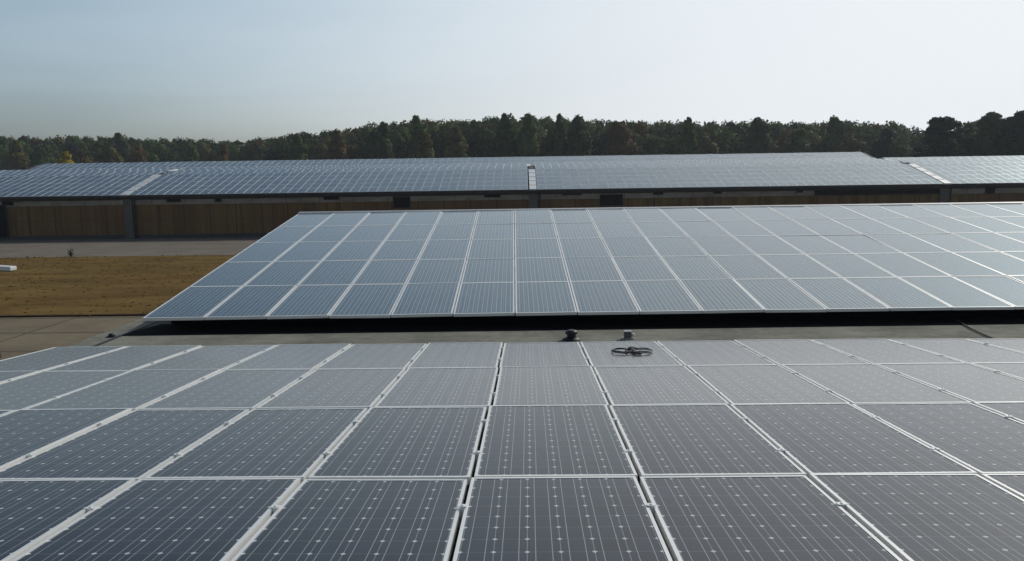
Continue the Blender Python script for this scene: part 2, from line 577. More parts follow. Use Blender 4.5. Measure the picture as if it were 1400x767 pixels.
# ------------------------------------------------------------------ the near hall with its flat roof
ROOF = CAM_Z - 2.015
hall = empty('hall_building', (12, 8, 0))
props(hall, 'low hall with flat grey felt roof carrying the two near panel arrays', 'building')
MB().box(-5.58, 32, -6, 20.2, 0, ROOF - 0.16).build('wall', M['band'], hall, loc=(-12, -8, 0))
rb = MB()
rb.box(-5.66, 32.1, -6.1, 20.3, ROOF - 0.158, ROOF)
roof = rb.build('roof', M['felt'], hall, loc=(-12, -8, 0))
sm = MB()   # welted seams of the felt
for x in (-5.30,):
    sm.box(x - 0.02, x + 0.02, -6, 20.2, ROOF - 0.01, ROOF + 0.012)
put_seam = sm.build('felt_seam', M['gutter'], hall, loc=(-12, -8, 0))
put_seam.parent = roof
put_seam.location = (0, 0, 0)

# ------------------------------------------------------------------ solar panels
PITCH_X, LEN = 0.83, 1.59
PW, PL, PH = 0.808, 1.578, 0.04


def frame_mesh(lx, ly, PW=PW):
    b = MB()
    b.box(0, lx, 0, PL, 0, PH).box(PW - lx, PW, 0, PL, 0, PH)
    b.box(lx, PW - lx, 0, ly, 0, PH).box(lx, PW - lx, PL - ly, PL, 0, PH)
    bmesh.ops.remove_doubles(b.bm, verts=b.bm.verts[:], dist=1e-5)
    return b.mesh('frame', M['frame'])


def glass_mesh(lx, ly, mat, PW=PW):
    b = MB()
    z0, z1 = PH - 0.010, PH - 0.003
    b.box(lx, PW - lx, ly, PL - ly, z0, z1)
    me_ = b.mesh('glass', mat)
    uv = me_.uv_layers.new(name='UVMap')
    for lp in me_.loops:
        co = me_.vertices[lp.vertex_index].co
        uv.data[lp.index].uv = ((co.x - lx) / (PW - 2 * lx), (co.y - ly) / (PL - 2 * ly))
    return me_


FR = frame_mesh(0.0155, 0.019)
FRM = frame_mesh(0.021, 0.019, 0.817)
GL = {n: glass_mesh(0.0155, 0.019, M[n]) for n in ('cell_fg', 'cell_fg_dusty')}
GL['cell_mid'] = glass_mesh(0.021, 0.019, M['cell_mid'], 0.817)


class Plane:
    def __init__(self, o, slope, rz):
        self.m = Matrix.Translation(o) @ Matrix.Rotation(rz, 4, 'Z') @ Matrix.Rotation(slope, 4, 'X')

    def p(self, x, y, z=0.0):
        return self.m @ Vector((x, y, z))


# the frame's top face lies in the plane, so sink by PH
FGP = Plane(Vector((-0.2259, 8.5306, CAM_Z - 1.8061)), -0.0696, -0.0065)
MDP = Plane(Vector((-0.1159, 10.4188, CAM_Z - 1.8115)), 0.1292, 0.0094)


def in_view(pl, x0, y0, margin=22):
    # what a step to either side or back would bring into view counts too
    pts = [to_px(pl.p(x0 + PW * a, y0 + PL * b) + Vector(sh)) for sh in ((0, 0, 0), (1.6, 0, 0), (-1.6, 0, 0), (0, 0.8, 0))
           for a in (0, .25, .5, .75, 1) for b in (0, .25, .5, .75, 1)]
    return any(d > 0.2 and -margin < x < 1400 + margin and -margin < y < 767 + margin for x, y, d in pts)


proto = None


def panel(pl, x0, y0, glass, label, group):
    rx, ry = rng.normal(0, R(0.13)), rng.normal(0, R(0.2))
    o = empty('solar_panel')
    o.matrix_world = pl.m @ Matrix.Translation((x0, y0, -PH)) @ Matrix.Rotation(rx, 4, 'X') @ Matrix.Rotation(ry, 4, 'Y')
    for nm, me_ in (('frame', FRM if glass == 'cell_mid' else FR), ('glass', GL[glass])):
        c_ = bpy.data.objects.new(nm, me_)
        col.objects.link(c_)
        c_.parent = o
    props(o, label, 'solar panel', group)
    return o


FG_ROWS = ['farthest row', 'second-farthest row', 'second-nearest row', 'nearest row']
for j in range(4):
    jog = (0.0, 0.012, -0.010, -0.022)[j]
    for i in range(-6, 10):
        x0 = i * PITCH_X + 0.011 + jog
        y0 = -(j + 1) * LEN + 0.006
        if not in_view(FGP, x0, y0): continue
        side = (ordinal(i + 1) + ' right of') if i >= 0 else (ordinal(-i) + ' left of')
        if j == 0 and i == 1:
            lab = 'solar panel of the foreground array with the black cable coil on it'
        else:
            lab = 'dark solar panel, foreground array, ' + FG_ROWS[j] + ', ' + side + ' the central black gap'
        panel(FGP, x0, y0, 'cell_fg_dusty' if j < 2 else 'cell_fg', lab, 'solar panels of the foreground array')
MD_ROWS = ['bottom row', 'second row up', 'middle row', 'fourth row up', 'top row']
for j in range(5):
    for i in range(-6, 22):
        x0 = i * PITCH_X + 0.0065
        y0 = j * LEN + 0.006
        if not in_view(MDP, x0, y0): continue
        panel(MDP, x0, y0, 'cell_mid', 'pale blue solar panel, tilted middle array, ' + MD_ROWS[j] + ', ' + ordinal(i + 7) + ' from left end',
              'solar panels of the tilted middle array')


def rail(pl, y, x0, x1, label, group, clamps):
    o = empty('mounting_rail')
    o.matrix_world = pl.m @ Matrix.Translation((0, y, -PH))
    b = MB()
    b.box(x0, x1, -0.02, 0.02, -0.046, -0.002)
    b.build('rail_bar', M['steel'], o)
    cm = None
    for i in clamps:
        if cm is None:
            b = MB()
            b.box(-0.010, 0.010, -0.016, 0.016, -0.002, PH + 0.0028)
            b.box(-0.020, 0.020, -0.016, 0.016, PH + 0.003, PH + 0.006)
            b.lathe([(0.006, PH + 0.0062), (0.006, PH + 0.010)], 8)
            cm = b.mesh('clamp', M['frame'])
        c_ = bpy.data.objects.new('clamp', cm)
        col.objects.link(c_)
        c_.parent = o
        c_.location = (i * PITCH_X, 0, 0)
    props(o, label, 'rail', group)
    return o


for j in range(4):
    for q, (fy, nm) in enumerate(((0.27, 'near-edge'), (0.73, 'far-edge'))):
        cl = []
        yy = -(j + 1) * LEN + fy * LEN
        for i in range(-5, 9):
            x, y, d = to_px(FGP.p(i * PITCH_X, yy))
            if d > 0.5 and -20 < x < 1420 and y < 790: cl.append(i)
        jog = (0.0, 0.012, -0.010, -0.022)[j]
        o = rail(FGP, yy, -6 * PITCH_X - 0.08, 10 * PITCH_X, 'clamped metal rail under the ' + nm + ' half of the foreground array\'s ' + FG_ROWS[j],
                 'rails of the foreground array', cl)
        for c_ in o.children:
            if c_.name.startswith('clamp'): c_.location.x += jog
for j in range(5):
    for q, (fy, nm) in enumerate(((0.27, 'lower'), (0.73, 'upper'))):
        rail(MDP, (j + fy) * LEN, -6 * PITCH_X - 0.055 - 0.06 * rng.random(), 19 * PITCH_X,
             'metal rail sticking out under the ' + nm + ' half of the middle array\'s ' + MD_ROWS[j], 'rails of the middle array', [])

# sloped support frames standing on the felt (one of each kind, copied)
def support(pl, ys, ye, i, label, group):
    """beam under the rails with posts down to the roof"""
    a, b_ = pl.p(i * PITCH_X + 0.4, ys, -PH - 0.07), pl.p(i * PITCH_X + 0.4, ye, -PH - 0.07)
    o = empty('support_frame', (a.x, a.y, ROOF))
    B = MB()
    B.tube([(0, 0, a.z - ROOF), (b_.x - a.x, b_.y - a.y, b_.z - ROOF)], 0.022, 6)
    B.build('beam', M['steel'], o)
    n = 4
    for t in range(n):
        p = a.lerp(b_, 0.06 + 0.88 * t / (n - 1))
        h = p.z - ROOF
        if h < 0.06: continue
        B = MB()
        B.box(-0.02, 0.02, -0.02, 0.02, 0, h - 0.022)
        B.box(-0.09, 0.09, -0.09, 0.09, 0, 0.008)
        B.build('post', M['steel'], o, loc=(p.x - a.x, p.y - a.y, 0))
    props(o, label, 'support frame', group)


for i in (-6, -3, 0, 3, 6):
    support(FGP, -4 * LEN + 0.1, -0.12, i, 'metal support frame hidden beneath the foreground array', 'supports under the foreground array')
for i in (-6, -3, 0, 3, 6, 9, 12):
    support(MDP, 0.50, 5 * LEN - 0.1, i, 'metal support frame in the dark under the middle array', 'supports under the middle array')
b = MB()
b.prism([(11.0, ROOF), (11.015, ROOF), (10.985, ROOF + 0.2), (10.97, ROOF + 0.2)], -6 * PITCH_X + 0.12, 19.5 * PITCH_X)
o = b.build('shade_board', M['mat'])  # added board, blocks skylight so the gap under the array goes black
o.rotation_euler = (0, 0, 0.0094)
props(o, 'long black board added to deepen the shade under the low edge of the middle array', 'shade board')
bm_ = MB()  # added black sheet over the cast shadow, shade put into its colour
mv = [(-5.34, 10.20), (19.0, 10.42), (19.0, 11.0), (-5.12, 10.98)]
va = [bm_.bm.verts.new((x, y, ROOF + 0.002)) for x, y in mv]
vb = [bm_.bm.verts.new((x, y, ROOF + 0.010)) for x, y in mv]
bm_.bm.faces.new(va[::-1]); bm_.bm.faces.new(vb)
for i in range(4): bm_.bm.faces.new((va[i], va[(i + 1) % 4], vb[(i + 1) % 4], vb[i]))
props(bm_.build('shade_mat', M['mat']), 'added black mat painting in the shade under the middle array edge', 'mat')
b = MB()   # the ridge sheet along the top of the middle array
a = MDP.m.copy()
b.box(-6 * PITCH_X, 19 * PITCH_X, 5 * LEN + 0.02, 5 * LEN + 0.16, -0.03, 0.012)
o = b.build('ridge_flashing', M['steel'])
o.matrix_world = MDP.m
props(o, 'long grey metal flashing along the top edge of the middle array', 'flashing')

# ------------------------------------------------------------------ small things on the near roof
o = empty('roof_vent', (0.585, 9.64, ROOF))
o.scale = (0.9, 0.9, 0.85)
props(o, 'squat black roof vent with a domed cap between the two arrays', 'vent')
MB().lathe([(0.125, 0), (0.125, 0.012), (0.09, 0.03), (0.075, 0.04)], 20).build('flange', M['rubber'], o)
MB().lathe([(0.062, 0.04), (0.062, 0.085)], 18).build('pipe', M['dark_metal'], o)
MB().lathe([(0.078, 0.086), (0.085, 0.092), (0.085, 0.115), (0.07, 0.135), (0.035, 0.147), (0.006, 0.15)], 20).build('cap', M['dark_metal'], o)

o = empty('junction_box', (1.28, 9.65, ROOF))
o.scale = (0.72, 0.72, 0.78)
props(o, 'small grey junction box with a bright white end cap beside the roof vent', 'junction box')
b = MB()
b.box(-0.065, 0.055, -0.05, 0.05, 0.02, 0.115)
b.build('box_body', M['grey_plastic'], o, bevel=0.008)
b = MB()
b.box(-0.07, 0.06, -0.055, 0.055, 0.1155, 0.13)
b.build('lid', M['steel'], o, bevel=0.004)
b = MB()
b.box(-0.10, 0.10, -0.07, 0.07, 0, 0.0195)
b.build('foot', M['steel'], o, bevel=0.003)
b = MB()
b.lathe([(0.028, -0.03), (0.034, -0.015), (0.034, 0.012), (0.024, 0.028), (0.008, 0.034)], 16)
c_ = b.build('end_cap', M['white_plastic'], o, loc=(0.087, 0, 0.06), rot=(0, R(90), 0))

# coil of black cable on the panel
o = empty('cable_coil')
cp = FGP.p(1 * PITCH_X + 0.47, -0.78, 0.002)
o.matrix_world = Matrix.Translation(cp) @ Matrix.Rotation(-0.0696, 4, 'X')
props(o, 'black cable lying in two flat loops on a panel of the foreground array', 'cable')
for (cx, rx_, ry_, nm) in ((-0.085, 0.115, 0.125, 'loop'), (0.095, 0.105, 0.12, 'loop'), (0.01, 0.07, 0.13, 'knot')):
    b = MB()
    for turn in range(2):
        pts = []
        ph = rng.uniform(0, 6.28)
        for a in range(28):
            t = 2 * math.pi * a / 28
            k1 = 1 + 0.05 * math.sin(2 * t + ph) - 0.05 * turn
            zz = (0.007 + 0.007 * turn + 0.003 * (1 + math.sin(3 * t + ph))) + (0.004 * (1 + math.sin(t)) if nm == 'knot' else 0)
            pts.append((cx + rx_ * k1 * math.cos(t) + rng.normal(0, 0.001), ry_ * k1 * math.sin(t) + 0.015 * turn, zz))
        b.tube(pts, 0.0052, 8, closed=True)
    b.build(nm, M['rubber'], o)
b = MB()
b.tube([(0.0, -0.09, 0.03), (0.01, -0.14, 0.012), (0.04, -0.17, 0.010), (0.075, -0.165, 0.010)], 0.0085, 8)
b.build('loose_end', M['rubber'], o)

# short cable on the felt at the right, and a lead lug near the left corner
b = MB()
pts = [(5.78, 10.5, ROOF + 0.016), (5.66, 9.95, ROOF + 0.016), (5.61, 9.6, ROOF + 0.016), (5.57, 9.25, ROOF + 0.016), (5.55, 8.9, ROOF + 0.016)]
b.tube(pts, 0.010, 8)
props(b.build('roof_cable', M['rubber']), 'short black cable crossing the sunlit felt strip at right', 'cable')
o = empty('roof_outlet', (-5.40, 10.15, ROOF))
o.scale = (0.75, 0.75, 0.55)
props(o, 'small dark rain outlet with domed grate near the left roof corner', 'roof outlet')
MB().lathe([(0.10, 0), (0.10, 0.01), (0.06, 0.014)], 16).build('flange', M['gutter'], o)
MB().lathe([(0.055, 0.0145), (0.058, 0.05), (0.04, 0.075), (0.01, 0.085)], 14).build('grate', M['dark_metal'], o)

# ------------------------------------------------------------------ things standing on the ground at the left
p = Vector((-16.35, 24.0, 0))
o = empty('marker_post', p)
props(o, 'thin rusty marker post on the paving at the left frame edge', 'post')
MB().tube([(0, 0, 0), (0, 0, 0.8), (0.01, 0, 1.4)], [0.02, 0.018, 0.014], 8).build('rod', M['rust'], o)
MB().lathe([(0.05, 0), (0.05, 0.42), (0.03, 0.46)], 10).build('sleeve', M['rust'], o)

p = Vector((-32.9, 57.15, 0.016))
o = empty('weed', p)
o.scale = (0.5, 0.5, 0.7)
props(o, 'dark spindly weed at the edge of the pale road', 'plant')
b = MB()
for q in range(16):
    a, l = rng.uniform(0, 6.28), rng.uniform(0.25, 0.7)
    h = rng.uniform(0.3, 0.75)
    b.tube([(0, 0, 0), (math.cos(a) * l * 0.3, math.sin(a) * l * 0.3, h * 0.6), (math.cos(a) * l, math.sin(a) * l, h)], [0.03, 0.025, 0.008], 5)
b.tube([(0, 0, 0), (0.02, 0, 0.8), (0.05, 0, 1.55)], [0.03, 0.022, 0.006], 6)
b.build('stem', LEAF['dark'], o)
b = MB()
for q in range(90):
    a, l, h = rng.uniform(0, 6.28), abs(rng.normal(0, 0.28)), rng.uniform(0.05, 0.75)
    m_ = Matrix.Translation((math.cos(a) * l, math.sin(a) * l, h)) @ Matrix.Rotation(a, 4, 'Z') @ Matrix.Rotation(rng.uniform(-1, 1), 4, 'X')
    b.box(-0.09, 0.09, -0.03, 0.03, -0.004, 0.004, 0, m_)
b.build('leaves', LEAF['dark'], o)

# white lamp whose head reaches into the picture at the left edge
tip = at_y(20, 365, 21.0)
o = empty('street_lamp', (tip.x - 1.6, 21.0, 0.012))
props(o, 'white flat lamp head jutting in from the left frame edge', 'lamp')
zt = tip.z
MB().tube([(0, 0, 0), (0, 0, 1.0), (0, 0, zt + 0.0)], [0.06, 0.05, 0.04], 10).build('pole', M['steel'], o)
b = MB()
m_ = Matrix.Translation((0.0, 0, zt)) @ Matrix.Rotation(R(4.5), 4, 'Y')
b.tube([m_ @ Vector((0, 0, 0.06)), m_ @ Vector((0.85, 0, 0.06))], 0.03, 8)
b.build('arm', M['steel'], o)
b = MB()
b.box(0.75, 1.57, -0.14, 0.14, 0.015, 0.125, 0, m_)
b.build('lamp_head', M['white_plastic'], o, bevel=0.02)
b = MB()
b.box(0.80, 1.52, -0.11, 0.11, -0.012, 0.013, 0, m_)
b.build('diffuser', M['grey_plastic'], o)

# ------------------------------------------------------------------ the long hall across the road
E0 = (74.5, CAM_Z - 1.27)     # eave of the lower slope (y, z) = panel plane
E1 = (82.0, CAM_Z + 0.66)
E2 = (82.5, CAM_Z + 0.72)
E3 = (89.7, CAM_Z + 1.47)
BAYS = [-75.8, -37.4, 1.0, 39.4, 77.8]
fh = empty('long_hall', (0, 80, 0))
props(fh, 'long low hall with brown boarded wall and panel covered roof across the road', 'building')
D = 0.13
loc0 = (0, -80, 0)
MB().box(-84, 84, 75.35, 90, 0, 3.22).build('wall', M['boards'], fh, loc=loc0)
MB().box(-84, 84, 75.27, 75.345, 3.17, 3.97).build('lintel', M['band'], fh, loc=loc0)
MB().box(-84, 84, 75.30, 75.348, 0, 0.35).build('plinth', M['gutter'], fh, loc=loc0)
rb = MB()
rb.prism([(74.55, E0[1] - D - 0.12), (74.55, E0[1] - D), (82.0, E1[1] - D), (82.5, E2[1] - D), (89.75, E3[1] - D - 0.2), (91, E3[1] - 0.7), (91, 3.6), (75.4, 3.6)], -84.3, 84.3)
hroof = rb.build('roof', M['hall_roof'], fh, loc=loc0)
MB().box(-84.3, 84.3, 74.38, 74.545, E0[1] - 0.17, E0[1] - 0.09).build('gutter', M['gutter'], hroof)
for x in BAYS:
    MB().box(x - 0.40, x + 0.40, 75.02, 75.265, 0, 3.985).build('pilaster', M['pilaster'], fh, loc=loc0)
    MB().tube([(x + 0.62, 75.15, 0.1), (x + 0.62, 75.15, 3.8)], 0.06, 8).build('downpipe', M['gutter'], fh, loc=loc0)

ang = math.atan2(E1[1] - E0[1], E1[0] - E0[0])
for x in BAYS[:]:
    mt = Matrix.Translation((x, E0[0], E0[1])) @ Matrix.Rotation(ang, 4, 'X')
    for q in range(5):
        MB().box(-0.33, 0.33, q * 1.545 + 0.03, q * 1.545 + 1.38, -0.09, 0.03, 0, mt).build('roof_strip', M['white_sheet'], hroof)
    mt2 = Matrix.Translation((x - 0.3, E2[0], E2[1])) @ Matrix.Rotation(math.atan2(E3[1] - E2[1], E3[0] - E2[0]), 4, 'X')
    MB().box(-0.2, 0.2, 2.6, 4.6, -0.1, 0.06, 0, mt2).build('roof_strip', M['white_sheet'], hroof)


def opening(px, py, wpx, hpx, name='window'):
    c_ = at_y(px, py, 75.2)
    w2, h2 = wpx / F_PX * 75.2 / 2, hpx / F_PX * 75.2 / 2
    b = MB()
    b.box(c_.x - w2 - 0.06, c_.x + w2 + 0.06, 75.20, 75.262, c_.z + h2, c_.z + h2 + 0.06)
    b.box(c_.x - w2 - 0.06, c_.x + w2 + 0.06, 75.20, 75.262, c_.z - h2 - 0.06, c_.z - h2)
    b.box(c_.x - w2 - 0.06, c_.x - w2, 75.20, 75.262, c_.z - h2, c_.z + h2)
    b.box(c_.x + w2, c_.x + w2 + 0.06, 75.20, 75.262, c_.z - h2, c_.z + h2)
    f_ = b.build(name, M['gutter'], fh, loc=loc0)
    b = MB()
    b.box(c_.x - w2 + 0.002, c_.x + w2 - 0.002, 75.235, 75.255, c_.z - h2 + 0.002, c_.z + h2 - 0.002)
    b.build('pane', M['void'], f_)


for a in ((237, 272, 18, 7), (128, 268.5, 8, 3), (298, 273.5, 8, 4), (453, 268.5, 20, 8), (673, 266, 21, 6), (750, 262, 16, 4), (782, 264.5, 24, 3),
          (900, 262.5, 12, 6), (981, 261.5, 10, 5), (1093, 260.5, 8, 4), (1354, 260.5, 12, 7), (10, 277, 14, 7)):
    opening(*a)
opening(1202, 262, 172, 7, 'ribbon_window')
opening(549, 276.5, 22, 14, 'loading_door')
opening(836, 273.5, 30, 14, 'loading_door')
opening(3, 303, 12, 44, 'loading_door')

# second hall just behind it
bh = empty('rear_hall', (-9, 98, 0))
props(bh, 'second panel roofed hall whose ridge shows just above the long hall', 'building')
G0, G1 = (92.4, CAM_Z + 0.46), (100.0, CAM_Z + 2.36)
MB().box(-60.6, 42.2, 93.2, 107, 0, 5.1).build('wall', M['band'], bh, loc=(9, -98, 0))
MB().prism([(92.45, G0[1] - D - 0.12), (92.45, G0[1] - D), (100.05, G1[1] - D), (107.7, G0[1] - D), (107.7, G0[1] - D - 0.12)], -60.9, 42.5).build('roof', M['hall_roof'], bh, loc=(9, -98, 0))

# --- far panels: one mesh, repeated; the 172 largest are individuals, the rest one object
FW, FL = 0.795, 1.525
FPX, FPY = 0.835, 1.545


def far_arrays():
    v = np.array([(0, 0, 0), (FW, 0, 0), (FW, FL, 0), (0, FL, 0), (0, 0, .04), (FW, 0, .04), (FW, FL, .04), (0, FL, .04),
                  (.022, .022, .04), (FW - .022, .022, .04), (FW - .022, FL - .022, .04), (.022, FL - .022, .04)])
    f = [(0, 3, 2, 1), (0, 1, 5, 4), (1, 2, 6, 5), (2, 3, 7, 6), (3, 0, 4, 7), (4, 5, 9, 8), (5, 6, 10, 9), (6, 7, 11, 10), (7, 4, 8, 11), (8, 9, 10, 11)]
    mi = [0] * 9 + [1]
    return v, f, mi


fv, ff, fmi = far_arrays()


def far_mesh(name, mats):
    V, Fc, MI, UV = [], [], [], []
    for k_, m_ in enumerate(mats):
        A = np.array(m_)
        V.append(fv @ A[:3, :3].T + A[:3, 3])
        Fc += [tuple(i + 12 * k_ for i in q) for q in ff]
        MI += fmi
    me_ = bpy.data.meshes.new(name)
    me_.from_pydata(np.concatenate(V).tolist(), [], Fc)
    me_.polygons.foreach_set('material_index', MI)
    uv = me_.uv_layers.new(name='UVMap')
    arr = np.zeros((len(me_.loops), 2))
    idx = np.arange(len(mats)) * 40 + 36
    for q, c_ in enumerate(((0, 0), (1, 0), (1, 1), (0, 1))):
        arr[idx + q] = c_
    uv.data.foreach_set('uv', arr.ravel())
    me_.materials.append(M['frame'])
    me_.materials.append(M['cell_far'])
    me_.update()
    return me_


def slots(Ya, Za, Yb, Zb, rows, x0, x1, fpy, bays=BAYS, n=45, extra=0.0):
    an_ = math.atan2(Zb - Za, Yb - Ya)
    out = []
    for bi in range(len(bays) - 1):
        for c_ in range(n):
            x = bays[bi] + 0.40 + c_ * FPX
            if x < x0 or x + FW > x1: continue
            for j in range(rows):
                m_ = Matrix.Translation((x, Ya, Za)) @ Matrix.Rotation(an_, 4, 'X') @ Matrix.Translation((0, j * fpy + 0.02, -0.04)) @ Matrix.Rotation(extra, 4, 'X')
                m_ = m_ @ Matrix.Rotation(rng.normal(0, R(0.25)), 4, 'X') @ Matrix.Rotation(rng.normal(0, R(0.25)), 4, 'Y')
                out.append((m_, bi, c_, j))
    return out


low = slots(E0[0], E0[1], E1[0], E1[1], 5, -84, 84, FPY)
hi = slots(E2[0], E2[1] - 0.05, E3[0], E3[1] - 0.22, 4, -84, 84, 1.75, extra=R(8.5))
rear = slots(G0[0], G0[1], G1[0], G1[1], 5, -60.6, 42.2, FPY, [-61.2, 80], 140)
single = far_mesh('solar_panel', [Matrix.Identity(4)])
rest = []
cand = []
for m_, bi, c_, j in low:
    x, y, d = to_px(m_ @ Vector((FW / 2, 0, 0)))
    if -6 < x < 1406 and j == 0:
        cand.append((0, abs(x - 700), m_, bi, c_, j))
    elif -6 < x < 1406 and j == 1:
        cand.append((1, abs(x - 700), m_, bi, c_, j))
    else:
        rest.append(m_)
cand.sort(key=lambda t: (t[0], t[1]))
FAR_N = 150
for q, (a_, b_, m_, bi, c_, j) in enumerate(cand):
    if q >= FAR_N:
        rest.append(m_)
        continue
    o = bpy.data.objects.new('solar_panel', single)
    col.objects.link(o)
    o.matrix_world = m_
    nm = {0: 'left', 1: 'left', 2: 'middle', 3: 'right'}
    if bi == 0: pos = ordinal(45 - c_) + ' left of the left white strip'
    elif bi == 1 and c_ < 22: pos = ordinal(c_ + 1) + ' right of the left white strip'
    elif bi == 1: pos = ordinal(45 - c_) + ' left of the middle white strip'
    elif bi == 2 and c_ < 22: pos = ordinal(c_ + 1) + ' right of the middle white strip'
    elif bi == 2: pos = ordinal(45 - c_) + ' left of the right white strip'
    else: pos = ordinal(c_ + 1) + ' right of the right white strip'
    props(o, ('distant solar panel, eave row of the long hall, ' if j == 0 else 'distant solar panel, second row above eave, ') + pos,
          'solar panel', 'solar panels on the long hall')
rest += [t[0] for t in hi] + [t[0] for t in rear]
o = put('distant_solar_panels', far_mesh('distant_solar_panels', rest))
props(o, 'the many smaller solar panels higher up on the far hall roofs', 'solar panels', None, 'stuff')


# ------------------------------------------------------------------ trees
def crown(blobs, n, size, seed, flat=0.55):
    """leaf clumps (quads) scattered through and over ellipsoid blobs; unit metres"""
    g = np.random.default_rng(seed)
    wts = np.array([b_[3] * b_[4] for b_ in blobs], float)
    wts /= wts.sum()
    which = g.choice(len(blobs), n, p=wts)
    B = np.array(blobs, float)[which]
    d = g.normal(size=(n, 3))
    d /= np.linalg.norm(d, axis=1)[:, None]
    rad = np.clip(1 - np.abs(g.normal(0, 0.28, n)), 0.05, 1.0) * (1 + g.normal(0, 0.08, n))
    c_ = B[:, :3] + d * rad[:, None] * np.stack([B[:, 3], B[:, 3], B[:, 4]], -1)
    nrm = d + g.normal(0, flat, (n, 3))
    nrm /= np.linalg.norm(nrm, axis=1)[:, None]
    t = np.cross(nrm, g.normal(size=(n, 3)))
    t /= np.linalg.norm(t, axis=1)[:, None]
    s_ = np.cross(nrm, t)
    sz = size * g.uniform(0.5, 1.25, n)[:, None]
    q = np.stack([c_ - t * sz * .5 - s_ * sz * .25, c_ + t * sz * .1 - s_ * sz * .5, c_ + t * sz * .55 + s_ * sz * .1, c_ - t * sz * .1 + s_ * sz * .5], 1)
    soft = d * 0.85 + nrm * 0.45 + np.array([0, 0, 0.25])
    soft /= np.linalg.norm(soft, axis=1)[:, None]
    return np.concatenate([q, soft[:, None]], 1)        # n,5,3 : corners and shading normal


def broad_blobs(h, w_, seed, pointy=False):
    g = np.random.default_rng(seed)
    out = [(0, 0, h * 0.60, w_ * 0.36, h * 0.26)]
    for q in range(11):
        a, t = g.uniform(0, 6.28), g.uniform(0, 1)
        rr = w_ * 0.34 * (1 - 0.55 * t) * g.uniform(0.6, 1.15)
        s_ = w_ * g.uniform(0.15, 0.28) * (1 - 0.30 * t)
        out.append((math.cos(a) * rr, math.sin(a) * rr, h * (0.38 + 0.50 * t), s_, s_ * g.uniform(0.8, 1.15)))
    if pointy:
        for q in range(4):
            out.append((g.normal(0, w_ * .03), g.normal(0, w_ * .03), h * (0.76 + 0.055 * q), w_ * (0.29 - 0.055 * q), h * 0.065))
    else:
        out.append((g.normal(0, w_ * .08), g.normal(0, w_ * .08), h * 0.90, w_ * 0.17, h * 0.095))
    return out


def pine_blobs(h, w_, seed):
    g = np.random.default_rng(seed)
    out = []
    for q in range(44):
        t = g.uniform(0, 1)
        a = g.uniform(0, 6.28)
        ext = w_ * 0.60 * (1 - 0.82 * t ** 1.3) * g.uniform(0.4, 1.1)
        s_ = w_ * g.uniform(0.05, 0.115)
        out.append((math.cos(a) * ext, math.sin(a) * ext, h * (0.30 + 0.64 * t) + ext * 0.12, s_ * 1.25, s_ * 0.5))
    out.append((0, 0, h * 0.56, w_ * 0.20, h * 0.24))
    out.append((w_ * 0.06, 0, h * 0.94, w_ * 0.07, h * 0.05))
    return out


def quads_mesh(name, QN, mats, mi=None):
    n = len(QN)
    Q, nor = np.ascontiguousarray(QN[:, :4]), QN[:, 4]
    me_ = bpy.data.meshes.new(name)
    me_.vertices.add(n * 4)
    me_.vertices.foreach_set('co', Q.reshape(-1).astype(np.float32))
    me_.loops.add(n * 4)
    me_.loops.foreach_set('vertex_index', np.arange(n * 4, dtype=np.int32))
    me_.polygons.add(n)
    me_.polygons.foreach_set('loop_start', np.arange(0, n * 4, 4, dtype=np.int32))
    for m_ in mats: me_.materials.append(m_)
    if mi is not None:
        me_.polygons.foreach_set('material_index', mi.astype(np.int32))
    me_.update(calc_edges=True)
    me_.polygons.foreach_set('use_smooth', np.ones(n, dtype=bool))
    me_.normals_split_custom_set_from_vertices(np.repeat(nor, 4, axis=0).astype(np.float32))
    return me_


SKY = [(-60, 185), (0, 184), (30, 183), (60, 186), (90, 184), (140, 184), (165, 182), (185, 187), (240, 187), (320, 189), (350, 188), (370, 183), (400, 181),
       (430, 176), (470, 176), (490, 168), (540, 164), (575, 160), (640, 161), (690, 155), (720, 156), (765, 157), (790, 159), (830, 162), (900, 163),
       (975, 163), (1040, 162), (1100, 165), (1145, 162), (1180, 162), (1225, 166), (1252, 174), (1265, 176), (1310, 173), (1340, 160), (1400, 155), (1470, 150)]
DST = [(-60, 262), (0, 258), (250, 250), (330, 240), (420, 212), (700, 195), (1100, 186), (1200, 192), (1260, 200), (1330, 150), (1470, 140)]


def lerp_tab(tab, x):
    return float(np.interp(x, [t[0] for t in tab], [t[1] for t in tab]))


def tree(px, top, dist, width, kind, colour, label, group, seed):
    p = at_y(px, top, dist)
    h = p.z
    o = empty('pine_tree' if kind == 'pine' else 'tree', (p.x, p.y, 0))
    bl = pine_blobs(h, width, seed) if kind == 'pine' else broad_blobs(h, width, seed, kind == 'pointy')
    n = int(2000 + 40 * width * h)
    put('crown', quads_mesh('crown', crown(bl, n, 0.62 if kind != 'pine' else 0.5, seed), [LEAF[colour]]), o)
    b = MB()
    tw = max(0.12, h * 0.014)
    b.tube([(0, 0, 0), (0.1, 0, h * 0.3), (-0.05, 0.1, h * 0.6), (0, 0, h * 0.9)], [tw, tw * .8, tw * .5, tw * .15], 8)
    for q in range(6):
        bl_ = bl[1 + q]
        b.tube([(0, 0, bl_[2] - h * 0.12), (bl_[0] * .6, bl_[1] * .6, bl_[2] - h * 0.03), (bl_[0], bl_[1], bl_[2])], [tw * .4, tw * .25, tw * .1], 6)
    b.build('trunk', M['bark'], o)
    props(o, label, 'tree', group)


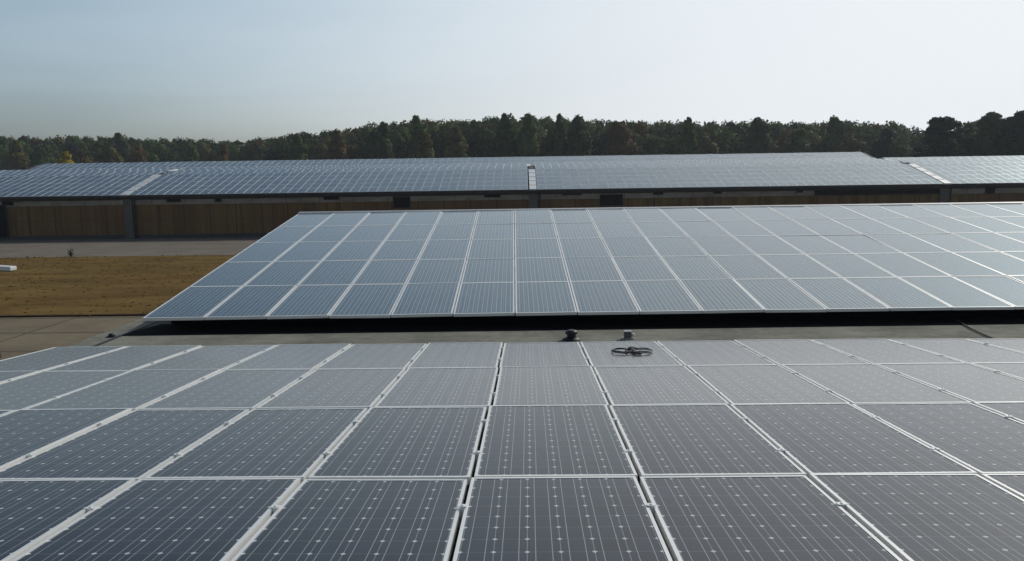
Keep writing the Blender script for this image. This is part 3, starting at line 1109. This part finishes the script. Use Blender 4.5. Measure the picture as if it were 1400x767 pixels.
G = 'trees along the edge of the wood'
TREES = [
    (1290, 158, 148, 11.5, 'pine', 'pine', 'near-black spreading pine standing out before the gap at the right'),
    (1356, 153, 150, 9.5, 'broad', 'dark', 'tall round-topped green tree just right of the near-black pine'),
    (1398, 151, 143, 9.5, 'broad', 'pine', 'dark tall tree cut off by the right picture edge'),
    (1330, 166, 156, 6.0, 'broad', 'mid', 'greyish green tree squeezed between the near-black pine and the round-topped tree'),
    (89, 207, 205, 7.0, 'broad', 'yellow', 'small bright yellow tree above the left end of the far roof'),
    (117, 213, 208, 6.0, 'broad', 'rust', 'low ochre brown tree directly right of the small bright yellow tree'),
    (150, 200, 225, 8.5, 'broad', 'olive', 'olive yellow bushy tree below the highest dark crown at far left'),
    (166, 181, 258, 8.0, 'broad', 'dark', 'dark round crown topping the left part of the wood'),
    (22, 192, 240, 8.0, 'broad', 'olive', 'olive brown tree at the left picture edge'),
    (52, 200, 235, 8.0, 'broad', 'dark', 'dark green tree left of the small bright yellow tree'),
    (188, 199, 232, 7.0, 'broad', 'rust', 'reddish brown tree right of the olive yellow bushy tree'),
    (300, 197, 236, 7.5, 'broad', 'rust', 'brownish tree in the low dip of the wood before it rises'),
    (255, 198, 236, 8.0, 'broad', 'mid', 'green tree in the low left wood, left of the brownish one'),
    (405, 184, 202, 6.5, 'broad', 'mid', 'light green tree where the wood starts to rise'),
    (459, 176, 198, 6.5, 'broad', 'rust', 'orange brown autumn tree on the rising left flank of the wood'),
    (520, 166, 192, 7.5, 'broad', 'dark', 'dark broad tree right of the orange brown autumn tree'),
    (572, 157, 190, 6.0, 'broad', 'mid', 'tall green crown rising a little above its neighbours left of the wood\'s centre'),
    (578, 176, 184, 6.5, 'broad', 'olive', 'olive tree in front of the tall green crown left of the wood\'s centre'),
    (622, 171, 183, 7.0, 'broad', 'olive', 'yellowish brown tree below the skyline just left of the wood\'s tallest spire'),
    (690, 153, 186, 6.5, 'pointy', 'dark', 'dark spired tree, tallest at the middle of the wood'),
    (722, 154, 187, 6.5, 'broad', 'mid', 'full green crown just right of the tallest middle spire'),
    (765, 154, 186, 4.5, 'pointy', 'dark', 'slim dark tree with a needle top above the far white middle strip'),
    (792, 157, 185, 8.0, 'broad', 'dark', 'dark dome-shaped crown right of the slim needle-topped tree'),
    (846, 165, 180, 9.0, 'broad', 'rust', 'wide brown tinged tree right of the dark dome-shaped crown'),
    (942, 159, 183, 5.5, 'pointy', 'mid', 'green pointed tree breaking the level skyline right of centre'),
    (965, 186, 176, 7.5, 'broad', 'olive', 'low olive tree in front of the dark trees right of centre'),
    (1040, 160, 180, 7.0, 'broad', 'dark', 'dark round crown midway between the wood\'s centre and the near-black pine'),
    (1092, 174, 178, 8.0, 'broad', 'mid', 'green tree right of the dark crown midway between centre and pine'),
    (1142, 158, 182, 6.5, 'broad', 'mid', 'pale green tall tree left of the dark round low one'),
    (1160, 181, 176, 6.5, 'broad', 'olive', 'yellow-green low tree before the pale green tall one'),
    (1212, 175, 174, 7.5, 'broad', 'pine', 'dark round low tree behind the right end of the raised roof'),
    (1228, 193, 168, 5.0, 'broad', 'mid', 'small green tree between the dark round one and the black pine'),
]
for q, (px, top, dist, wd_, kd, cl, lab) in enumerate(TREES):
    tree(px, top, dist, wd_, kd, cl, lab, G, 100 + q)

# the wood behind them, read as one mass
protoQ = []
for s_ in range(8):
    bl = broad_blobs(1.0 * 18, 12.5, 500 + s_, False)
    protoQ.append(crown(bl, 3600, 0.62, 600 + s_))
for s_ in range(3):
    protoQ.append(crown(pine_blobs(18, 9, 550 + s_), 2000, 0.6, 650 + s_))
Qs, MIs = [], []
cols_ = ['dark', 'mid', 'olive', 'rust', 'pine']
for row in range(7):
    x = -55.0 + 5 * row
    while x < 1460:
        base = lerp_tab(DST, x)
        Y = base + 2 + row * 5 + rng.normal(0, 1.5)
        top = lerp_tab(SKY, x) + (rng.uniform(14, 30), rng.uniform(7, 20), rng.uniform(4, 12), rng.uniform(1, 8), rng.uniform(0, 6), rng.uniform(0, 6), rng.uniform(0, 5))[row]
        p = at_y(x, top, Y)
        h = p.z
        qi = rng.integers(0, 11)
        sxy = rng.uniform(0.75, 1.1)
        a = rng.uniform(0, 6.28)
        q = protoQ[qi].copy()
        nn = q[:, 4:].copy()
        q = q * np.array([sxy, sxy, h / 18.0])
        q[:, 4:] = nn
        rm = np.array([[math.cos(a), -math.sin(a), 0], [math.sin(a), math.cos(a), 0], [0, 0, 1]])
        q = q @ rm.T
        q[:, :4] += np.array([p.x, p.y, 0])
        Qs.append(q)
        ci = rng.choice(5, p=[.30, .38, .19, .08, .05])
        MIs.append(np.full(len(q), ci))
        x += rng.uniform(0.6, 1.25) * 4.6 * F_PX / Y
Q = np.concatenate(Qs)
wood = put('wood', quads_mesh('wood', Q, [LEAF[c_] for c_ in cols_], np.concatenate(MIs)))
props(wood, 'dense mixed wood of green and autumn trees along the horizon', 'wood', None, 'stuff')

# ------------------------------------------------------------------ thin haze over the whole place
k = N('haze_air')
v_ = k.n('ShaderNodeVolumePrincipled')
v_.inputs['Color'].default_value = rgb(0.80, 0.87, 0.95)
v_.inputs['Density'].default_value = 0.0003
v_.inputs['Anisotropy'].default_value = 0.3
k.link(v_.outputs[0], k.out.inputs['Volume'])
hz = MB().box(-260, 260, -30, 330, -1.0, 34).build('haze', k.m)
props(hz, 'thin bluish haze lying over the roofs and the wood', None, None, 'stuff')
